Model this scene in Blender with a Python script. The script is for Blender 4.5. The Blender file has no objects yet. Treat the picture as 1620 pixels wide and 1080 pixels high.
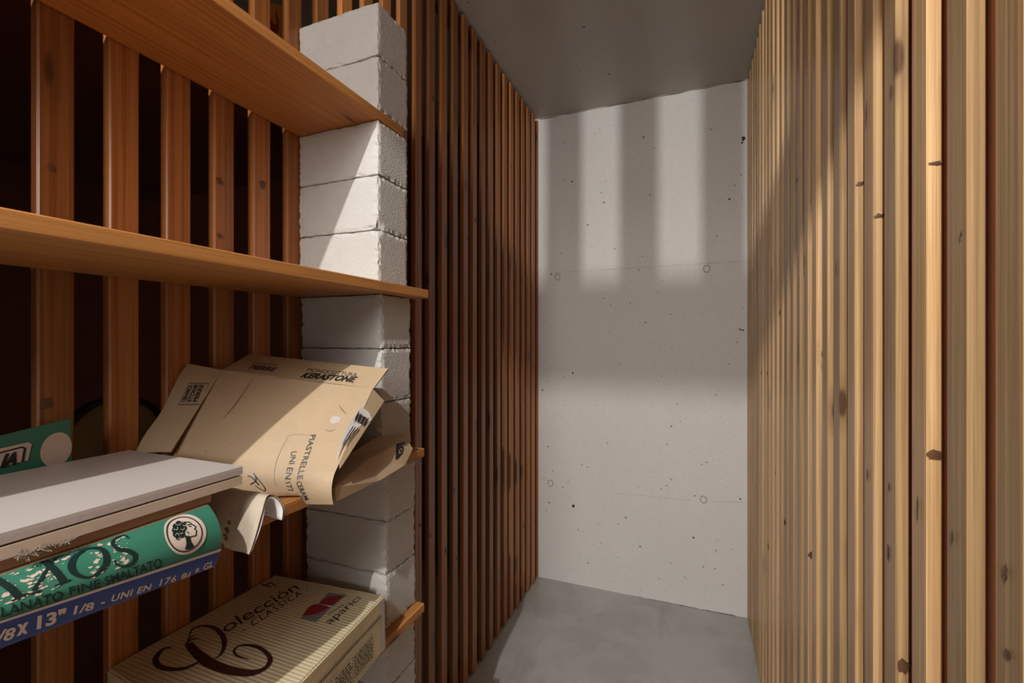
import bpy, bmesh, math, random
from mathutils import Vector
random.seed(7)
# ------------------------------------------------------------------ camera, light, exposure
H = 1.233                      # eye height; the floor is z = 0, the ceiling z = 2.4
CEIL = 2.4
YAW = math.radians(21.66)
CA, SA = math.cos(YAW), math.sin(YAW)
FPX = 720.0
scn = bpy.context.scene
COL = scn.collection
cam_d = bpy.data.cameras.new('camera'); cam_d.sensor_width = 36; cam_d.lens = 36 * FPX / 1620
cam_d.clip_start = 0.02
cam = bpy.data.objects.new('camera', cam_d); COL.objects.link(cam)
cam.location = (0, 0, H); cam.rotation_euler = (math.radians(90), 0, YAW)
scn.camera = cam
scn.view_settings.view_transform = 'Standard'; scn.view_settings.look = 'None'
scn.view_settings.gamma = 1; scn.view_settings.use_curve_mapping = False
scn.view_settings.exposure = -0.13
w = bpy.data.worlds.new('world'); scn.world = w; w.use_nodes = True
w.node_tree.nodes['Background'].inputs[0].default_value = (1.0, 0.95, 0.90, 1)
w.node_tree.nodes['Background'].inputs[1].default_value = 0.5
LAMP = Vector((-0.19, -0.90, 1.10 + H))
def area(name, loc, aim, sx, sy, power, col, shape='ELLIPSE'):
    d = bpy.data.lights.new(name, 'AREA'); d.shape = shape; d.size = sx; d.size_y = sy
    d.energy = power; d.color = col
    o = bpy.data.objects.new(name, d); COL.objects.link(o); o.location = loc
    o.rotation_euler = (Vector(aim) - Vector(loc)).to_track_quat('-Z', 'Y').to_euler()
    return o
area('hallway_bulb', LAMP, (-0.19, 1.6, 0.9), 0.016, 0.045, 36, (1.0, 0.97, 0.94))
area('unseen_fill_panel', (-0.16, -1.70, 1.95), (-0.1, 2.27, 1.25), 0.5, 0.7, 36, (1.0, 0.965, 0.93), 'RECTANGLE')  # soft fill light added behind the camera to lift the walls

# ------------------------------------------------------------------ helpers
def ray(x, y):                 # photograph pixel -> direction with unit depth
    u = (x - 810) / FPX
    return Vector((u * CA - SA, u * SA + CA, -(y - 540) / FPX))
def at_x(x, y, X): r = ray(x, y); d = X / r.x; return Vector((X, r.y * d, H + r.z * d))
def at_y(x, y, Y): r = ray(x, y); d = Y / r.y; return Vector((r.x * d, Y, H + r.z * d))
def at_z(x, y, Z): r = ray(x, y); d = (Z - H) / r.z; return Vector((r.x * d, r.y * d, Z))
def proj(p):
    d = -p.x * SA + p.y * CA
    return 810 + FPX * (p.x * CA + p.y * SA) / d, 540 - FPX * (p.z - H) / d

def tag(o, label=None, cat=None, group=None, kind=None):
    if label: o['label'] = label
    if cat: o['category'] = cat
    if group: o['group'] = group
    if kind: o['kind'] = kind
    return o
def empty(name, loc=(0, 0, 0)):
    o = bpy.data.objects.new(name, None); COL.objects.link(o); o.location = loc
    o.empty_display_size = .05
    return o
def obj(name, me, mats, parent=None):
    o = bpy.data.objects.new(name, me); COL.objects.link(o)
    for m in (mats if isinstance(mats, (list, tuple)) else [mats]): me.materials.append(m)
    if parent:
        o.parent = parent; o.matrix_parent_inverse.identity()
        if parent.type == 'EMPTY' or parent.location.length > 0: o.location = -world_loc(parent)
    return o
def world_loc(p):
    v = Vector(p.location)
    while p.parent: p = p.parent; v += Vector(p.location)
    return v
def mesh(verts, faces, name='m', smooth=False, mi=None):
    me = bpy.data.meshes.new(name); me.from_pydata([tuple(v) for v in verts], [], faces); me.update()
    if smooth:
        for p in me.polygons: p.use_smooth = True
    if mi:
        for p, k in zip(me.polygons, mi): p.material_index = k
    return me

class MB:
    def __init__(s): s.v = []; s.f = []; s.mi = []; s.seed = []; s.tone = []
    def add(s, verts, faces, mi=0, seed=0., tone=0.):
        b = len(s.v); s.v += [tuple(v) for v in verts]
        for f in faces: s.f.append(tuple(b + i for i in f)); s.mi.append(mi); s.seed.append(seed); s.tone.append(tone)
    def box(s, x0, x1, y0, y1, z0, z1, mi=0, seed=0., tone=0., axis='z', c=0.):
        if c <= 0:
            v = [(x, y, z) for z in (z0, z1) for y in (y0, y1) for x in (x0, x1)]
            f = [(0, 2, 3, 1), (4, 5, 7, 6), (0, 1, 5, 4), (2, 6, 7, 3), (0, 4, 6, 2), (1, 3, 7, 5)]
            s.add(v, f, mi, seed, tone); return
        def ring(a0, a1, b0, b1): return [(a0 + c, b0), (a1 - c, b0), (a1, b0 + c), (a1, b1 - c), (a1 - c, b1), (a0 + c, b1), (a0, b1 - c), (a0, b0 + c)]
        if axis == 'z': e0 = [(a, b, z0) for a, b in ring(x0, x1, y0, y1)]; e1 = [(a, b, z1) for a, b in ring(x0, x1, y0, y1)]
        elif axis == 'y': e0 = [(a, y1, b) for a, b in ring(x0, x1, z0, z1)]; e1 = [(a, y0, b) for a, b in ring(x0, x1, z0, z1)]
        else: e0 = [(x0, a, b) for a, b in ring(y0, y1, z0, z1)]; e1 = [(x1, a, b) for a, b in ring(y0, y1, z0, z1)]
        f = [(i, (i + 1) % 8, 8 + (i + 1) % 8, 8 + i) for i in range(8)] + [tuple(range(7, -1, -1)), tuple(range(8, 16))]
        s.add(e0 + e1, f, mi, seed, tone)
    def build(s, name, mats, parent=None, smooth=False):
        me = mesh(s.v, s.f, name, smooth, s.mi)
        for nm, arr in (('seed', s.seed), ('tone', s.tone)):
            a = me.attributes.new(nm, 'FLOAT', 'FACE'); a.data.foreach_set('value', arr)
        return obj(name, me, mats, parent)

# ------------------------------------------------------------------ materials
class NT:
    def __init__(s, name):
        s.m = bpy.data.materials.new(name); s.m.use_nodes = True; s.t = s.m.node_tree
        s.b = s.t.nodes['Principled BSDF']
    def n(s, typ, **kw):
        nd = s.t.nodes.new(typ)
        for k, v in kw.items():
            if k == 'i':
                for kk, vv in v.items():
                    if isinstance(vv, bpy.types.NodeSocket): s.t.links.new(vv, nd.inputs[kk])
                    else: nd.inputs[kk].default_value = vv
            else: setattr(nd, k, v)
        return nd
    def l(s, a, b): s.t.links.new(a, b)
    def mth(s, op, a, b=0., c=None):
        nd = s.n('ShaderNodeMath', operation=op)
        for k, v in enumerate([a, b] + ([c] if c is not None else [])):
            if isinstance(v, bpy.types.NodeSocket): s.l(v, nd.inputs[k])
            else: nd.inputs[k].default_value = v
        return nd.outputs[0]
    def mix(s, f, a, b, mode='MIX'):
        nd = s.n('ShaderNodeMix', data_type='RGBA', blend_type=mode)
        for k, v in ((0, f), (6, a), (7, b)):
            if isinstance(v, bpy.types.NodeSocket): s.l(v, nd.inputs[k])
            else: nd.inputs[k].default_value = v if not isinstance(v, tuple) else (v + (1,) if len(v) == 3 else v)
        return nd.outputs[2]
    def step(s, v, lo, hi):
        nd = s.n('ShaderNodeMapRange', interpolation_type='SMOOTHSTEP'); s.l(v, nd.inputs[0])
        nd.inputs[1].default_value = lo; nd.inputs[2].default_value = hi
        return nd.outputs[0]
    def coords(s, scale, seed=True):
        tc = s.n('ShaderNodeTexCoord').outputs['Object']
        if seed:
            a = s.n('ShaderNodeAttribute', attribute_name='seed').outputs['Fac']
            cb = s.n('ShaderNodeCombineXYZ'); s.l(a, cb.inputs[0]); s.l(s.mth('MULTIPLY', a, 1.7), cb.inputs[1]); s.l(s.mth('MULTIPLY', a, 2.3), cb.inputs[2])
            tc = s.n('ShaderNodeVectorMath', operation='ADD', i={0: tc, 1: cb.outputs[0]}).outputs[0]
        return s.n('ShaderNodeVectorMath', operation='MULTIPLY', i={0: tc, 1: scale}).outputs[0]
    def noise(s, vec, sc=1., det=4., rough=.55, dist=0.):
        return s.n('ShaderNodeTexNoise', i={'Vector': vec, 'Scale': sc, 'Detail': det, 'Roughness': rough, 'Distortion': dist}).outputs[0]
    def bump(s, h, st, dist=.001):
        nd = s.n('ShaderNodeBump', i={'Height': h, 'Strength': st, 'Distance': dist}); s.l(nd.outputs[0], s.b.inputs['Normal'])
    def col(s, c): s.l(c, s.b.inputs['Base Color'])

def wood(name, light, dark, knot, axis='z', rough=.45, knots=.10, tone_amt=.35):
    t = NT(name)
    k = {'x': 0, 'y': 1, 'z': 2}[axis]
    def sc(a, b): v = [a, a, a]; v[k] = b; return tuple(v)
    g1 = t.noise(t.coords(sc(170, 1.2)), 1, 3, .65)
    g2 = t.noise(t.coords(sc(420, 9)), 1, 2, .6)
    g3 = t.noise(t.coords(sc(14, 1.3)), 1, 3, .5)
    f = t.step(g1, .40, .62)
    c = t.mix(f, light, dark)
    c = t.mix(t.mth('MULTIPLY', t.step(g2, .45, .75), .28), c, tuple(x * .62 for x in dark))
    c = t.mix(t.mth('MULTIPLY', t.step(g3, .35, .75), .38), c, tuple(x * .78 for x in light))
    tn = t.n('ShaderNodeAttribute', attribute_name='tone').outputs['Fac']
    br = t.mth('ADD', 1.0, t.mth('MULTIPLY', tn, tone_amt))
    cb = t.n('ShaderNodeCombineXYZ'); [t.l(br, cb.inputs[i]) for i in range(3)]
    c = t.mix(1.0, c, cb.outputs[0], 'MULTIPLY')
    vo = t.n('ShaderNodeTexVoronoi', i={'Vector': t.coords(sc(13, 3.2)), 'Scale': 1.0, 'Randomness': 1.0}).outputs['Distance']
    kn = t.mth('SUBTRACT', 1., t.step(vo, knots * .55, knots))
    halo = t.mth('SUBTRACT', 1., t.step(vo, knots, knots * 2.1))
    c = t.mix(t.mth('MULTIPLY', halo, .45), c, tuple(x * .55 for x in dark))
    c = t.mix(t.mth('MULTIPLY', kn, .85), c, knot)
    t.col(c)
    t.b.inputs['Roughness'].default_value = rough
    t.bump(t.mth('ADD', g1, t.mth('MULTIPLY', g2, .6)), .35, .0008)
    return t.m
M_left = wood('dark_spruce_left', (.36, .142, .040), (.24, .080, .022), (.045, .016, .008), rough=.38, knots=.12, tone_amt=.3)  # darker, redder tone than the right wall's spruce
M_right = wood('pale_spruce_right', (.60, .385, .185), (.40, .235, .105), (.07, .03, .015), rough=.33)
M_shelf = wood('shelf_pine', (.52, .235, .065), (.38, .145, .036), (.10, .03, .012), axis='y', rough=.5, knots=.07)
M_hole = NT('dark_knot_hole'); M_hole.b.inputs['Base Color'].default_value = (.012, .007, .005, 1); M_hole.b.inputs['Roughness'].default_value = .8; M_hole = M_hole.m
M_resin = NT('reddish_knot'); M_resin.b.inputs['Base Color'].default_value = (.11, .055, .028, 1); M_resin.b.inputs['Roughness'].default_value = .35; M_resin = M_resin.m

def concrete(name, base, var, rough=.8, spec=True, blotch=.5, pores=True, scale=1.):
    t = NT(name)
    co = t.coords((1, 1, 1), False)
    n1 = t.noise(co, 2.2 * scale, 5, .6); n2 = t.noise(co, 60 * scale, 4, .6)
    c = t.mix(t.mth('MULTIPLY', t.step(n1, .35, .7), blotch), base, var)
    c = t.mix(t.mth('MULTIPLY', t.step(n2, .4, .75), .25), c, tuple(x * .85 for x in var))
    if pores:
        for s_, th, am in ((16, .07, .8), (38, .085, .55), (7, .045, .9)):
            v = t.n('ShaderNodeTexVoronoi', i={'Vector': co, 'Scale': float(s_)})
            k = t.mth('SUBTRACT', 1., t.step(v.outputs['Distance'], th * .6, th))
            c = t.mix(t.mth('MULTIPLY', k, am), c, tuple(x * .22 for x in var))
    t.col(c); t.b.inputs['Roughness'].default_value = rough
    t.bump(t.mth('ADD', n2, t.noise(co, 300, 2)), .25, .001)
    return t
M_back = concrete('white_painted_concrete', (.74, .71, .685), (.68, .65, .62)).m
M_ceil = concrete('raw_ceiling_concrete', (.50, .465, .41), (.42, .385, .335), rough=.5).m
def floor_mat():
    t = NT('grey_floor_concrete'); co = t.coords((1, 1, 1), False)
    n1 = t.noise(co, 3.0, 6, .62, .4); n2 = t.noise(co, 9, 5, .6); n3 = t.noise(co, 120, 3)
    c = t.mix(t.step(n1, .38, .66), (.47, .465, .445), (.385, .375, .35))
    c = t.mix(t.mth('MULTIPLY', t.step(n2, .5, .75), .4), c, (.54, .54, .52))
    # long soft darker streaks running towards the back wall
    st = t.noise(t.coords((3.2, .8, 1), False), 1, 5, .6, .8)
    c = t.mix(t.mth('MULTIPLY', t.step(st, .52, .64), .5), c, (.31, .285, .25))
    c = t.mix(t.mth('MULTIPLY', t.step(n3, .5, .8), .2), c, (.2, .19, .17))
    t.col(c); t.l(t.mth('ADD', .22, t.mth('MULTIPLY', n2, .25)), t.b.inputs['Roughness'])
    t.bump(n3, .12, .001); return t.m
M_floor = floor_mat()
M_block = concrete('aerated_concrete_block', (.53, .52, .49), (.46, .445, .415), rough=.92, pores=False, blotch=.5, scale=4)
_c = M_block.coords((1, 1, 1), False)
_v = M_block.n('ShaderNodeTexVoronoi', i={'Vector': _c, 'Scale': 420.0}).outputs['Distance']
M_block.bump(M_block.mth('ADD', _v, M_block.noise(_c, 60, 4)), .55, .0012)
M_block = M_block.m
def plain(name, c, rough=.6, nz=None, amt=.3, bump=0.):
    t = NT(name); t.b.inputs['Roughness'].default_value = rough
    co = t.coords((1, 1, 1), False)
    n = t.noise(co, nz or 30, 4, .6)
    t.col(t.mix(t.mth('MULTIPLY', t.step(n, .35, .72), amt), c, tuple(x * .7 for x in c)))
    if bump: t.bump(t.noise(co, 90, 3), bump, .001)
    return t.m
def cardboard(name, c, axis=None, period=.006, st=.35):
    t = NT(name); co = t.coords((1, 1, 1), False)
    n = t.noise(co, 14, 5, .6); n2 = t.noise(co, 220, 3, .6)
    k = t.mix(t.mth('MULTIPLY', t.step(n, .35, .7), .3), c, tuple(x * .78 for x in c))
    k = t.mix(t.mth('MULTIPLY', t.step(n2, .45, .75), .2), k, tuple(x * .7 for x in c))
    v = t.n('ShaderNodeTexVoronoi', i={'Vector': co, 'Scale': 26.0}).outputs['Distance']
    k = t.mix(t.mth('MULTIPLY', t.mth('SUBTRACT', 1., t.step(v, .018, .034)), .6), k, (.08, .06, .04))
    t.b.inputs['Roughness'].default_value = .62
    if axis is not None:
        sx = t.n('ShaderNodeSeparateXYZ'); t.l(co, sx.inputs[0])
        wv = t.mth('SINE', t.mth('MULTIPLY', sx.outputs[axis], 2 * math.pi / period))
        k = t.mix(t.mth('MULTIPLY', t.step(wv, 0, 1), .13), k, tuple(x * .7 for x in c))
        t.bump(wv, st, .0006)
    else: t.bump(t.mth('ADD', n2, t.mth('MULTIPLY', n, 3.)), .3, .0012)
    t.col(k); return t.m
M_card = cardboard('brown_cardboard', (.44, .325, .20))
M_card_edge = plain('cardboard_cut_edge', (.13, .085, .05), .8, 400, .7)
M_cream = cardboard('cream_cardboard', (.58, .50, .325), axis=1)
M_cream_side = cardboard('cream_cardboard_side', (.57, .47, .28))
M_dusty = cardboard('dusty_liner_cardboard', (.42, .355, .275))
M_whiteliner = plain('white_paper_liner', (.66, .65, .63), .6)
M_ink = plain('black_print_ink', (.016, .016, .018), .5, 300, .2)
M_inkworn = plain('worn_black_print', (.05, .042, .032), .6, 300, .6)
M_scuff = plain('faint_grey_scuff', (.20, .145, .09), .7, 500, .6)
M_brownink = plain('dark_brown_print_ink', (.050, .016, .012), .5, 300, .5)
M_green = plain('green_printed_card', (.035, .175, .115), .42, 20, .25)
M_blue = plain('blue_printed_card', (.006, .032, .20), .5, 20, .25)
M_peach = plain('pale_pink_print', (.60, .49, .42), .45)
M_red = plain('red_print', (.28, .012, .02), .45)
M_greyp = plain('grey_print', (.20, .20, .215), .45)
M_greenink = plain('dark_green_print_ink', (.003, .018, .016), .5)
M_tile = plain('white_glazed_tile_top', (.48, .44, .415), .36, 6, .18)
M_tile_edge = plain('tile_ceramic_edge', (.46, .38, .34), .7, 200, .3)
M_board_edge = plain('terracotta_board', (.40, .235, .14), .7, 60, .3)
M_tile2 = plain('beige_tile_body', (.52, .42, .32), .7, 60, .3)
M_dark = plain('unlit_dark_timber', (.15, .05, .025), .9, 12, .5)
M_redback = plain('reddish_backing_board', (.62, .25, .12), .8, 12, .4)
M_dust = plain('grey_dust_fluff', (.22, .18, .14), .95)
M_yellow = plain('orange_yellow_card', (.58, .26, .04), .5)
M_stain = plain('dark_concrete_nick', (.045, .04, .03), .9)
M_crease = plain('faint_wall_joint', (.40, .37, .33), .9)
M_skin = plain('pale_disc', (.36, .30, .17), .5)

# ------------------------------------------------------------------ setting
LX, RX, BY, FY = -.752, .225, 2.27, -.262
PITCH, SW, ST = .0749, .0370, .0140
def S(o): return tag(o, kind='structure')
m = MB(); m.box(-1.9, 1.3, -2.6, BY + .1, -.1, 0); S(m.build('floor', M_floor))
m = MB(); m.box(-1.9, 1.3, -2.6, BY + .1, CEIL, CEIL + .1); S(m.build('ceiling', M_ceil))
# back wall with its formwork rings, joints and nicks
m = MB(); m.box(-1.9, 1.3, BY, BY + .2, 0, CEIL)
def ring_on_back(px, py, r=.0135):
    c = at_y(px, py, BY); N = 28; v = []; f = []
    prof = [(-.0022, 0), (-.0012, -.0009), (0, -.0012), (.0012, -.0009), (.0022, 0)]
    for i in range(N):
        a = 2 * math.pi * i / N
        for dr, dy in prof: v.append((c.x + (r + dr) * math.cos(a), BY + dy, c.z + (r + dr) * 1.15 * math.sin(a)))
    for i in range(N):
        for j in range(4):
            a, b = i * 5 + j, ((i + 1) % N) * 5 + j; f.append((a, b, b + 1, a + 1))
    m.add(v, f, 2)
for p in ((882, 438), (1118, 425), (871, 764), (1113, 790)): ring_on_back(*p)
def blotch(mb, c, ax, ay, n, r, mi, seed, depth):
    rnd = random.Random(seed); K = 14; pts = []
    for i in range(K):
        a = 2 * math.pi * i / K; q = r * rnd.uniform(.6, 1.25)
        pts.append(c + ax * math.cos(a) * q + ay * math.sin(a) * q + n * depth)
    mb.add([c + n * depth * 1.6] + pts, [(0, 1 + i, 1 + (i + 1) % K) for i in range(K)], mi)
XA, YA, ZA = Vector((1, 0, 0)), Vector((0, 1, 0)), Vector((0, 0, 1))
for i, (x, y, r, e) in enumerate([(1176, 219, .009, 1.5), (1174, 226, .006, 1), (1171, 521, .006, .8), (1175, 522, .006, .8), (905, 287, .006, 1), (906, 590, .005, 1.2), (907, 800, .008, 1.4),
        (1171, 789, .006, .8), (1097, 850, .006, .9), (1154, 315, .006, 1), (1021, 510, .003, 2), (1125, 116, .003, 1), (1061, 497, .003, 1), (893, 225, .004, 1), (951, 305, .003, 1), (1048, 445, .003, 1.),
        (980, 575, .003, 1), (1046, 595, .003, 1), (860, 510, .003, 1), (893, 640, .003, 1), (1118, 731, .004, .8), (1010, 770, .003, 1), (1046, 773, .003, 1), (1143, 925, .004, .8), (1043, 915, .003, 1)]):
    blotch(m, at_y(x, y, BY), XA, ZA * e, -YA, r * .85, 1, i, .0006)
def wall_line(p0, p1, wd, mi, seed):
    rnd = random.Random(seed); a = at_y(*p0, BY); b = at_y(*p1, BY); N = 24; v = []
    for i in range(N + 1):
        q = a.lerp(b, i / N); q.z += rnd.uniform(-1, 1) * .0012; h = wd * rnd.uniform(.2, 1)
        v += [(q.x, BY - .0005, q.z - h), (q.x, BY - .0005, q.z + h)]
    m.add(v, [(2 * i, 2 * i + 2, 2 * i + 3, 2 * i + 1) for i in range(N)], mi)
wall_line((878, 431), (1184, 413), .0011, 2, 1); wall_line((851, 757), (864, 757), .0012, 2, 2)
wall_line((975, 780), (1095, 791), .0008, 2, 3); wall_line((1125, 793), (1182, 795), .0010, 2, 4)
wall_line((852, 912.5), (1010, 944), .0012, 2, 5); wall_line((1010, 944), (1182, 978), .0032, 1, 6)
wall_line((853, 189), (1184, 126), .0026, 1, 9)
S(m.build('wall_back', [M_back, M_stain, M_crease]))

def slat_wall(name, X, side, y0, mat, k0, k1, extra):
    """side: +1 the slats show their face to +x (left wall), -1 to -x"""
    mb = MB(); rnd = random.Random(hash(name) % 7 if 0 else (3 if side > 0 else 11)); Ys = []
    for k in range(k0, k1):
        y = y0 + PITCH * k; j = rnd.uniform(-.0008, .0008); t = (ST if side < 0 else .0168) + rnd.uniform(-.0008, .0006)
        xf = X + side * rnd.uniform(-.0008, .0008)
        xa, xb = (xf - t, xf) if side > 0 else (xf, xf + t)
        mb.box(xa, xb, y + j, y + SW + j, .006 + rnd.uniform(0, .004), CEIL - .010 - rnd.uniform(0, .006), 0, k * 1.37 + 5 * rnd.random(), rnd.uniform(-1, 1), c=.0022)
        Ys.append(y)
    extra(mb, Ys)
    return mb
# left wall: slats plus the rails behind them
def rails_left(mb, Ys):
    for z0, z1 in ((2.33, 2.39), (.01, .07)): mb.box(LX - .047, LX - .0185, -.2, BY - .001, z0, z1, 0, 3, -1, axis='y', c=.002)
    for i, (x, y, r, e) in enumerate([(728, 917 - 40, .006, 1), (709, 868, .007, 1.9), (680, 848, .008, .8), (719, 775, .009, .8), (668, 828, .007, 1), (649 + 40, 157, .008, 1), (685, 157, .006, 1), (80, 266, .005, 1.2), (415, 292, .006, 1.6), (328, 280, .006, 1.2), (335, 370, .004, 1), (56, 641, .007, 1.2), (829, 830, .010, 1.8), (806, 260, .006, 1), (744, 380, .006, 1.2), (758, 350, .006, 2)]):
        c = at_x(x, y, LX)
        k = round((c.y - .305 - SW / 2) / PITCH); yc = .305 + PITCH * k + SW / 2
        c.y = min(max(c.y, yc - SW / 2 + .009), yc + SW / 2 - .009)
        blotch(mb, c, YA, ZA * e, XA, r, 1, i, .0012)
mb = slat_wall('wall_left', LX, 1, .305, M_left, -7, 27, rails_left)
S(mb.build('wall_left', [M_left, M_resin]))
def rails_right(mb, Ys):
    for z0, z1 in ((2.33, 2.39), (.01, .07)): mb.box(RX + .0305, RX + .06, -.2, BY - .001, z0, z1, 0, 3, -1, axis='y', c=.002)
    def on(x, y, r, e, mi, face='front'):
        c = at_x(x, y, RX); k = round((c.y - .5214 - SW / 2) / PITCH); yc = .5214 + PITCH * k + SW / 2
        c.y = min(max(c.y, yc - SW / 2 + r + .002), yc + SW / 2 - r - .002)
        blotch(mb, c, YA, ZA * e, -XA, r * (.75 if mi == 2 else .85), mi, int(x), .0012)
    for a in ((1258, 290, .006, 1.3, 1), (1240, 821, .008, 1.2, 1), (1217, 868, .008, 1.5, 1), (1232, 495, .007, 1.6, 1), (1225, 745, .008, 1, 2), (1272, 410, .006, 4, 2), (1372, 180, .003, 8, 2),
              (1411, 145, .003, 5, 2), (1324, 425, .003, 8, 2), (1374, 750, .004, 3, 2), (1407, 875, .006, 2.5, 2), (1408, 770, .004, 2, 2), (1509, 848, .003, 4, 2), (1594, 905, .004, 2.4, 2), (1597, 1035, .005, 1, 2),
              (1205, 590, .008, 1.4, 1), (1214, 590, .008, 1, 1), (1523, 370, .0025, 2, 2), (1300, 560, .003, 4, 2), (1454, 805, .003, 6, 2)): on(*a)
    # knots on the side faces that look towards the doorway
    def side(xl, xr, y, hz, mi):
        k = round((at_x(xl, y, RX).y - .5214) / PITCH); yy = .5214 + PITCH * k - .0010
        c = at_y((xl + xr) / 2, y, yy); r = ST * .5
        blotch(mb, Vector((RX + ST * .45, yy, c.z)), XA, ZA * hz, -YA, r * .9, mi, int(y), .0004)
    side(1385, 1400, 341, .55, 2); side(1466, 1490, 719, .8, 2); side(1420, 1438, 1052, 1.6, 2); side(1360, 1368, 290, .6, 2); side(1466, 1490, 258, .3, 2); side(1283, 1290, 878, 1, 2)
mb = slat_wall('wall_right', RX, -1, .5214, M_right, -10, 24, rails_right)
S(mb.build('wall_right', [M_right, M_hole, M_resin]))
# what closes the neighbouring compartments behind the slats
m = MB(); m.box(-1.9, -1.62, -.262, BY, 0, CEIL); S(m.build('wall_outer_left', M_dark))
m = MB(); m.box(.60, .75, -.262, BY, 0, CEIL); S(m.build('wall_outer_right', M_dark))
m = MB(); m.box(-1.62, -.83, BY - .06, BY - .002, 0, CEIL); m.box(.27, .60, BY - .06, BY - .002, 0, CEIL); S(m.build('wall_dark_lining', M_dark))  # dark lining added over the back wall so the slat gaps read black
m = MB(); m.box(RX + .0160, RX + .030, -.2, BY - .003, .072, 2.328); S(m.build('trim_1', M_redback))
# doorway partition behind the camera: head beam, slats above it, slats beside the opening
m = MB()
zt, zb = .939 + H, .835 + H
m.box(-1.62, .60, FY - .012, FY + .012, zb, zt, 0, 1, 0, axis='x', c=.002)
for k in range(-19, 11):
    xc = -.2005 + PITCH * k
    if xc < -.78 or xc > .24: continue
    m.box(xc - SW / 2, xc + SW / 2, FY - .007, FY + .007, zt + .0005, CEIL - .004, 0, k + .3, 0, c=.002)
for xa, xb in ((-1.62, -.80), (.262, .60)):
    m.box(xa, xb, FY - .012, FY + .012, zt + .0005, CEIL - .002, 0, xa, 0, c=.002)  # solid panels added to keep lamp light out of the neighbouring compartments
for xa, xb in ((-1.62, -.62), (.215, .60)):
    m.box(xa, xb, FY - .014, FY + .014, .004, zb - .0005, 0, xa, 0, c=.002)
S(m.build('wall_front', M_left))

# ------------------------------------------------------------------ shelves
def board(name, x0, x1, y0, y1, z0, z1, mat, label, seed, cup=0):
    N = 24; b = MB()
    b.box(x0, x1, y0, y1, z0 + H, z1 + H, 0, seed, 0, axis='y', c=.0016)
    o = b.build(name, mat)
    return tag(o, label, 'shelf', 'pine shelf boards resting on the block pillar')
Y0 = -.24
board('shelf_board', LX + .002, -.550, Y0, .782, .4195, .4375, M_shelf, 'orange pine shelf board highest of the four', 3.1)
board('shelf_board', LX + .002, -.515, Y0, .822, .0900, .1080, M_shelf, 'empty orange pine shelf board just above the leaning brown carton', 7.7)
board('shelf_board', LX + .002, -.515, Y0, .806, -.2380, -.2200, M_shelf, 'orange pine shelf board carrying the tiles and the crumpled brown cartons', 12.2)
board('shelf_board', LX + .002, -.515, Y0, .806, -.5580, -.5400, M_shelf, 'orange pine shelf board under the cream tile carton, lowest in view', 15.9)

# ------------------------------------------------------------------ aerated concrete blocks
def block(x0, x1, y0, y1, z0, z1, seed, label, chips=()):
    rnd = random.Random(seed)
    nx, ny, nz = 14, 8, 8; bm = bmesh.new()
    cx, cy, cz = (x0 + x1) / 2, (y0 + y1) / 2, H + (z0 + z1) / 2
    bmesh.ops.create_cube(bm, size=1)
    for v in bm.verts: v.co = Vector((v.co.x * (x1 - x0), v.co.y * (y1 - y0), v.co.z * (z1 - z0)))
    bmesh.ops.bevel(bm, geom=list(bm.edges), offset=.0014, segments=1, affect='EDGES')
    bmesh.ops.subdivide_edges(bm, edges=[e for e in bm.edges if e.calc_length() > .03], cuts=14, use_grid_fill=True)
    hx, hy, hz = (x1 - x0) / 2, (y1 - y0) / 2, (z1 - z0) / 2
    for v in bm.verts:
        c = v.co
        on = [abs(abs(c.x) - hx) < .003, abs(abs(c.y) - hy) < .003, abs(abs(c.z) - hz) < .003]
        if sum(on) >= 2:            # ragged arrises, always inwards
            q = rnd.uniform(0, .0020) if rnd.random() < .8 else rnd.uniform(.001, .0035)
            v.co = Vector((c.x - math.copysign(q, c.x) * on[0], c.y - math.copysign(q, c.y) * on[1], c.z - math.copysign(q * .6, c.z) * on[2]))
        for (px, py, pz, r) in chips:
            p = Vector((px * hx, py * hy, pz * hz)); d = (v.co - p).length
            if d < r: v.co = v.co + (-p.normalized()) * (r - d) * rnd.uniform(.35, .6)
    me = bpy.data.meshes.new('block'); bm.to_mesh(me); bm.free()
    o = bpy.data.objects.new('concrete_block', me); COL.objects.link(o); me.materials.append(M_block)
    o.location = (cx, cy, cz); o.rotation_euler = (0, 0, rnd.uniform(-.003, .003))
    tag(o, label, 'block', 'aerated concrete blocks stacked into the shelf pillar')
def rows(z0, z1, labels, xb, xf, sd, chips={}):
    n = len(labels); h = (z1 - z0) / n
    for i in range(n):
        rr = random.Random(sd + i); dx = rr.uniform(-.0012, .0012)
        block(xb + dx, xf + dx, .7045 + rr.uniform(0, .001), .801 + rr.uniform(-.001, .001), z0 + h * i + .0004, z0 + h * (i + 1) - .0004, sd + i, labels[i], chips.get(i, ()))
W = 'white aerated concrete block '
rows(-1.2325, -.5584, [W + s for s in ('at the very foot of the pillar, standing on the grey floor', 'second up from the grey floor', 'third up from the grey floor',
     'fourth up from the grey floor', 'fifth up from the grey floor', 'second down beneath the shelf of the cream carton', 'directly beneath the shelf of the cream carton')], -.731, -.5327, 10)
rows(-.5396, -.2384, [W + s for s in ('behind the far corner of the cream carton', 'in the middle between the two bottom shelves', 'just under the shelf of the crumpled brown cartons')], -.731, -.5327, 20)
rows(-.2196, .0896, [W + s for s in ('mostly hidden behind the crumpled brown cartons', 'behind the upper flap of the leaning brown carton', 'right under the eye-level shelf board, in shade')], -.743, -.5427, 30, {1: ((1, -1, 1, .012), (.95, .3, 1, .006))})
rows(.1084, .4191, [W + s for s in ('resting on the eye-level shelf board', 'with a chipped lower front corner, midway between the upper two shelves', 'right under the highest shelf board, crossed by a slanting shadow')], -.7495, -.5516, 40, {0: ((1, -1, 1, .013),), 1: ((1, -1, -1, .022),)})
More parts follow.
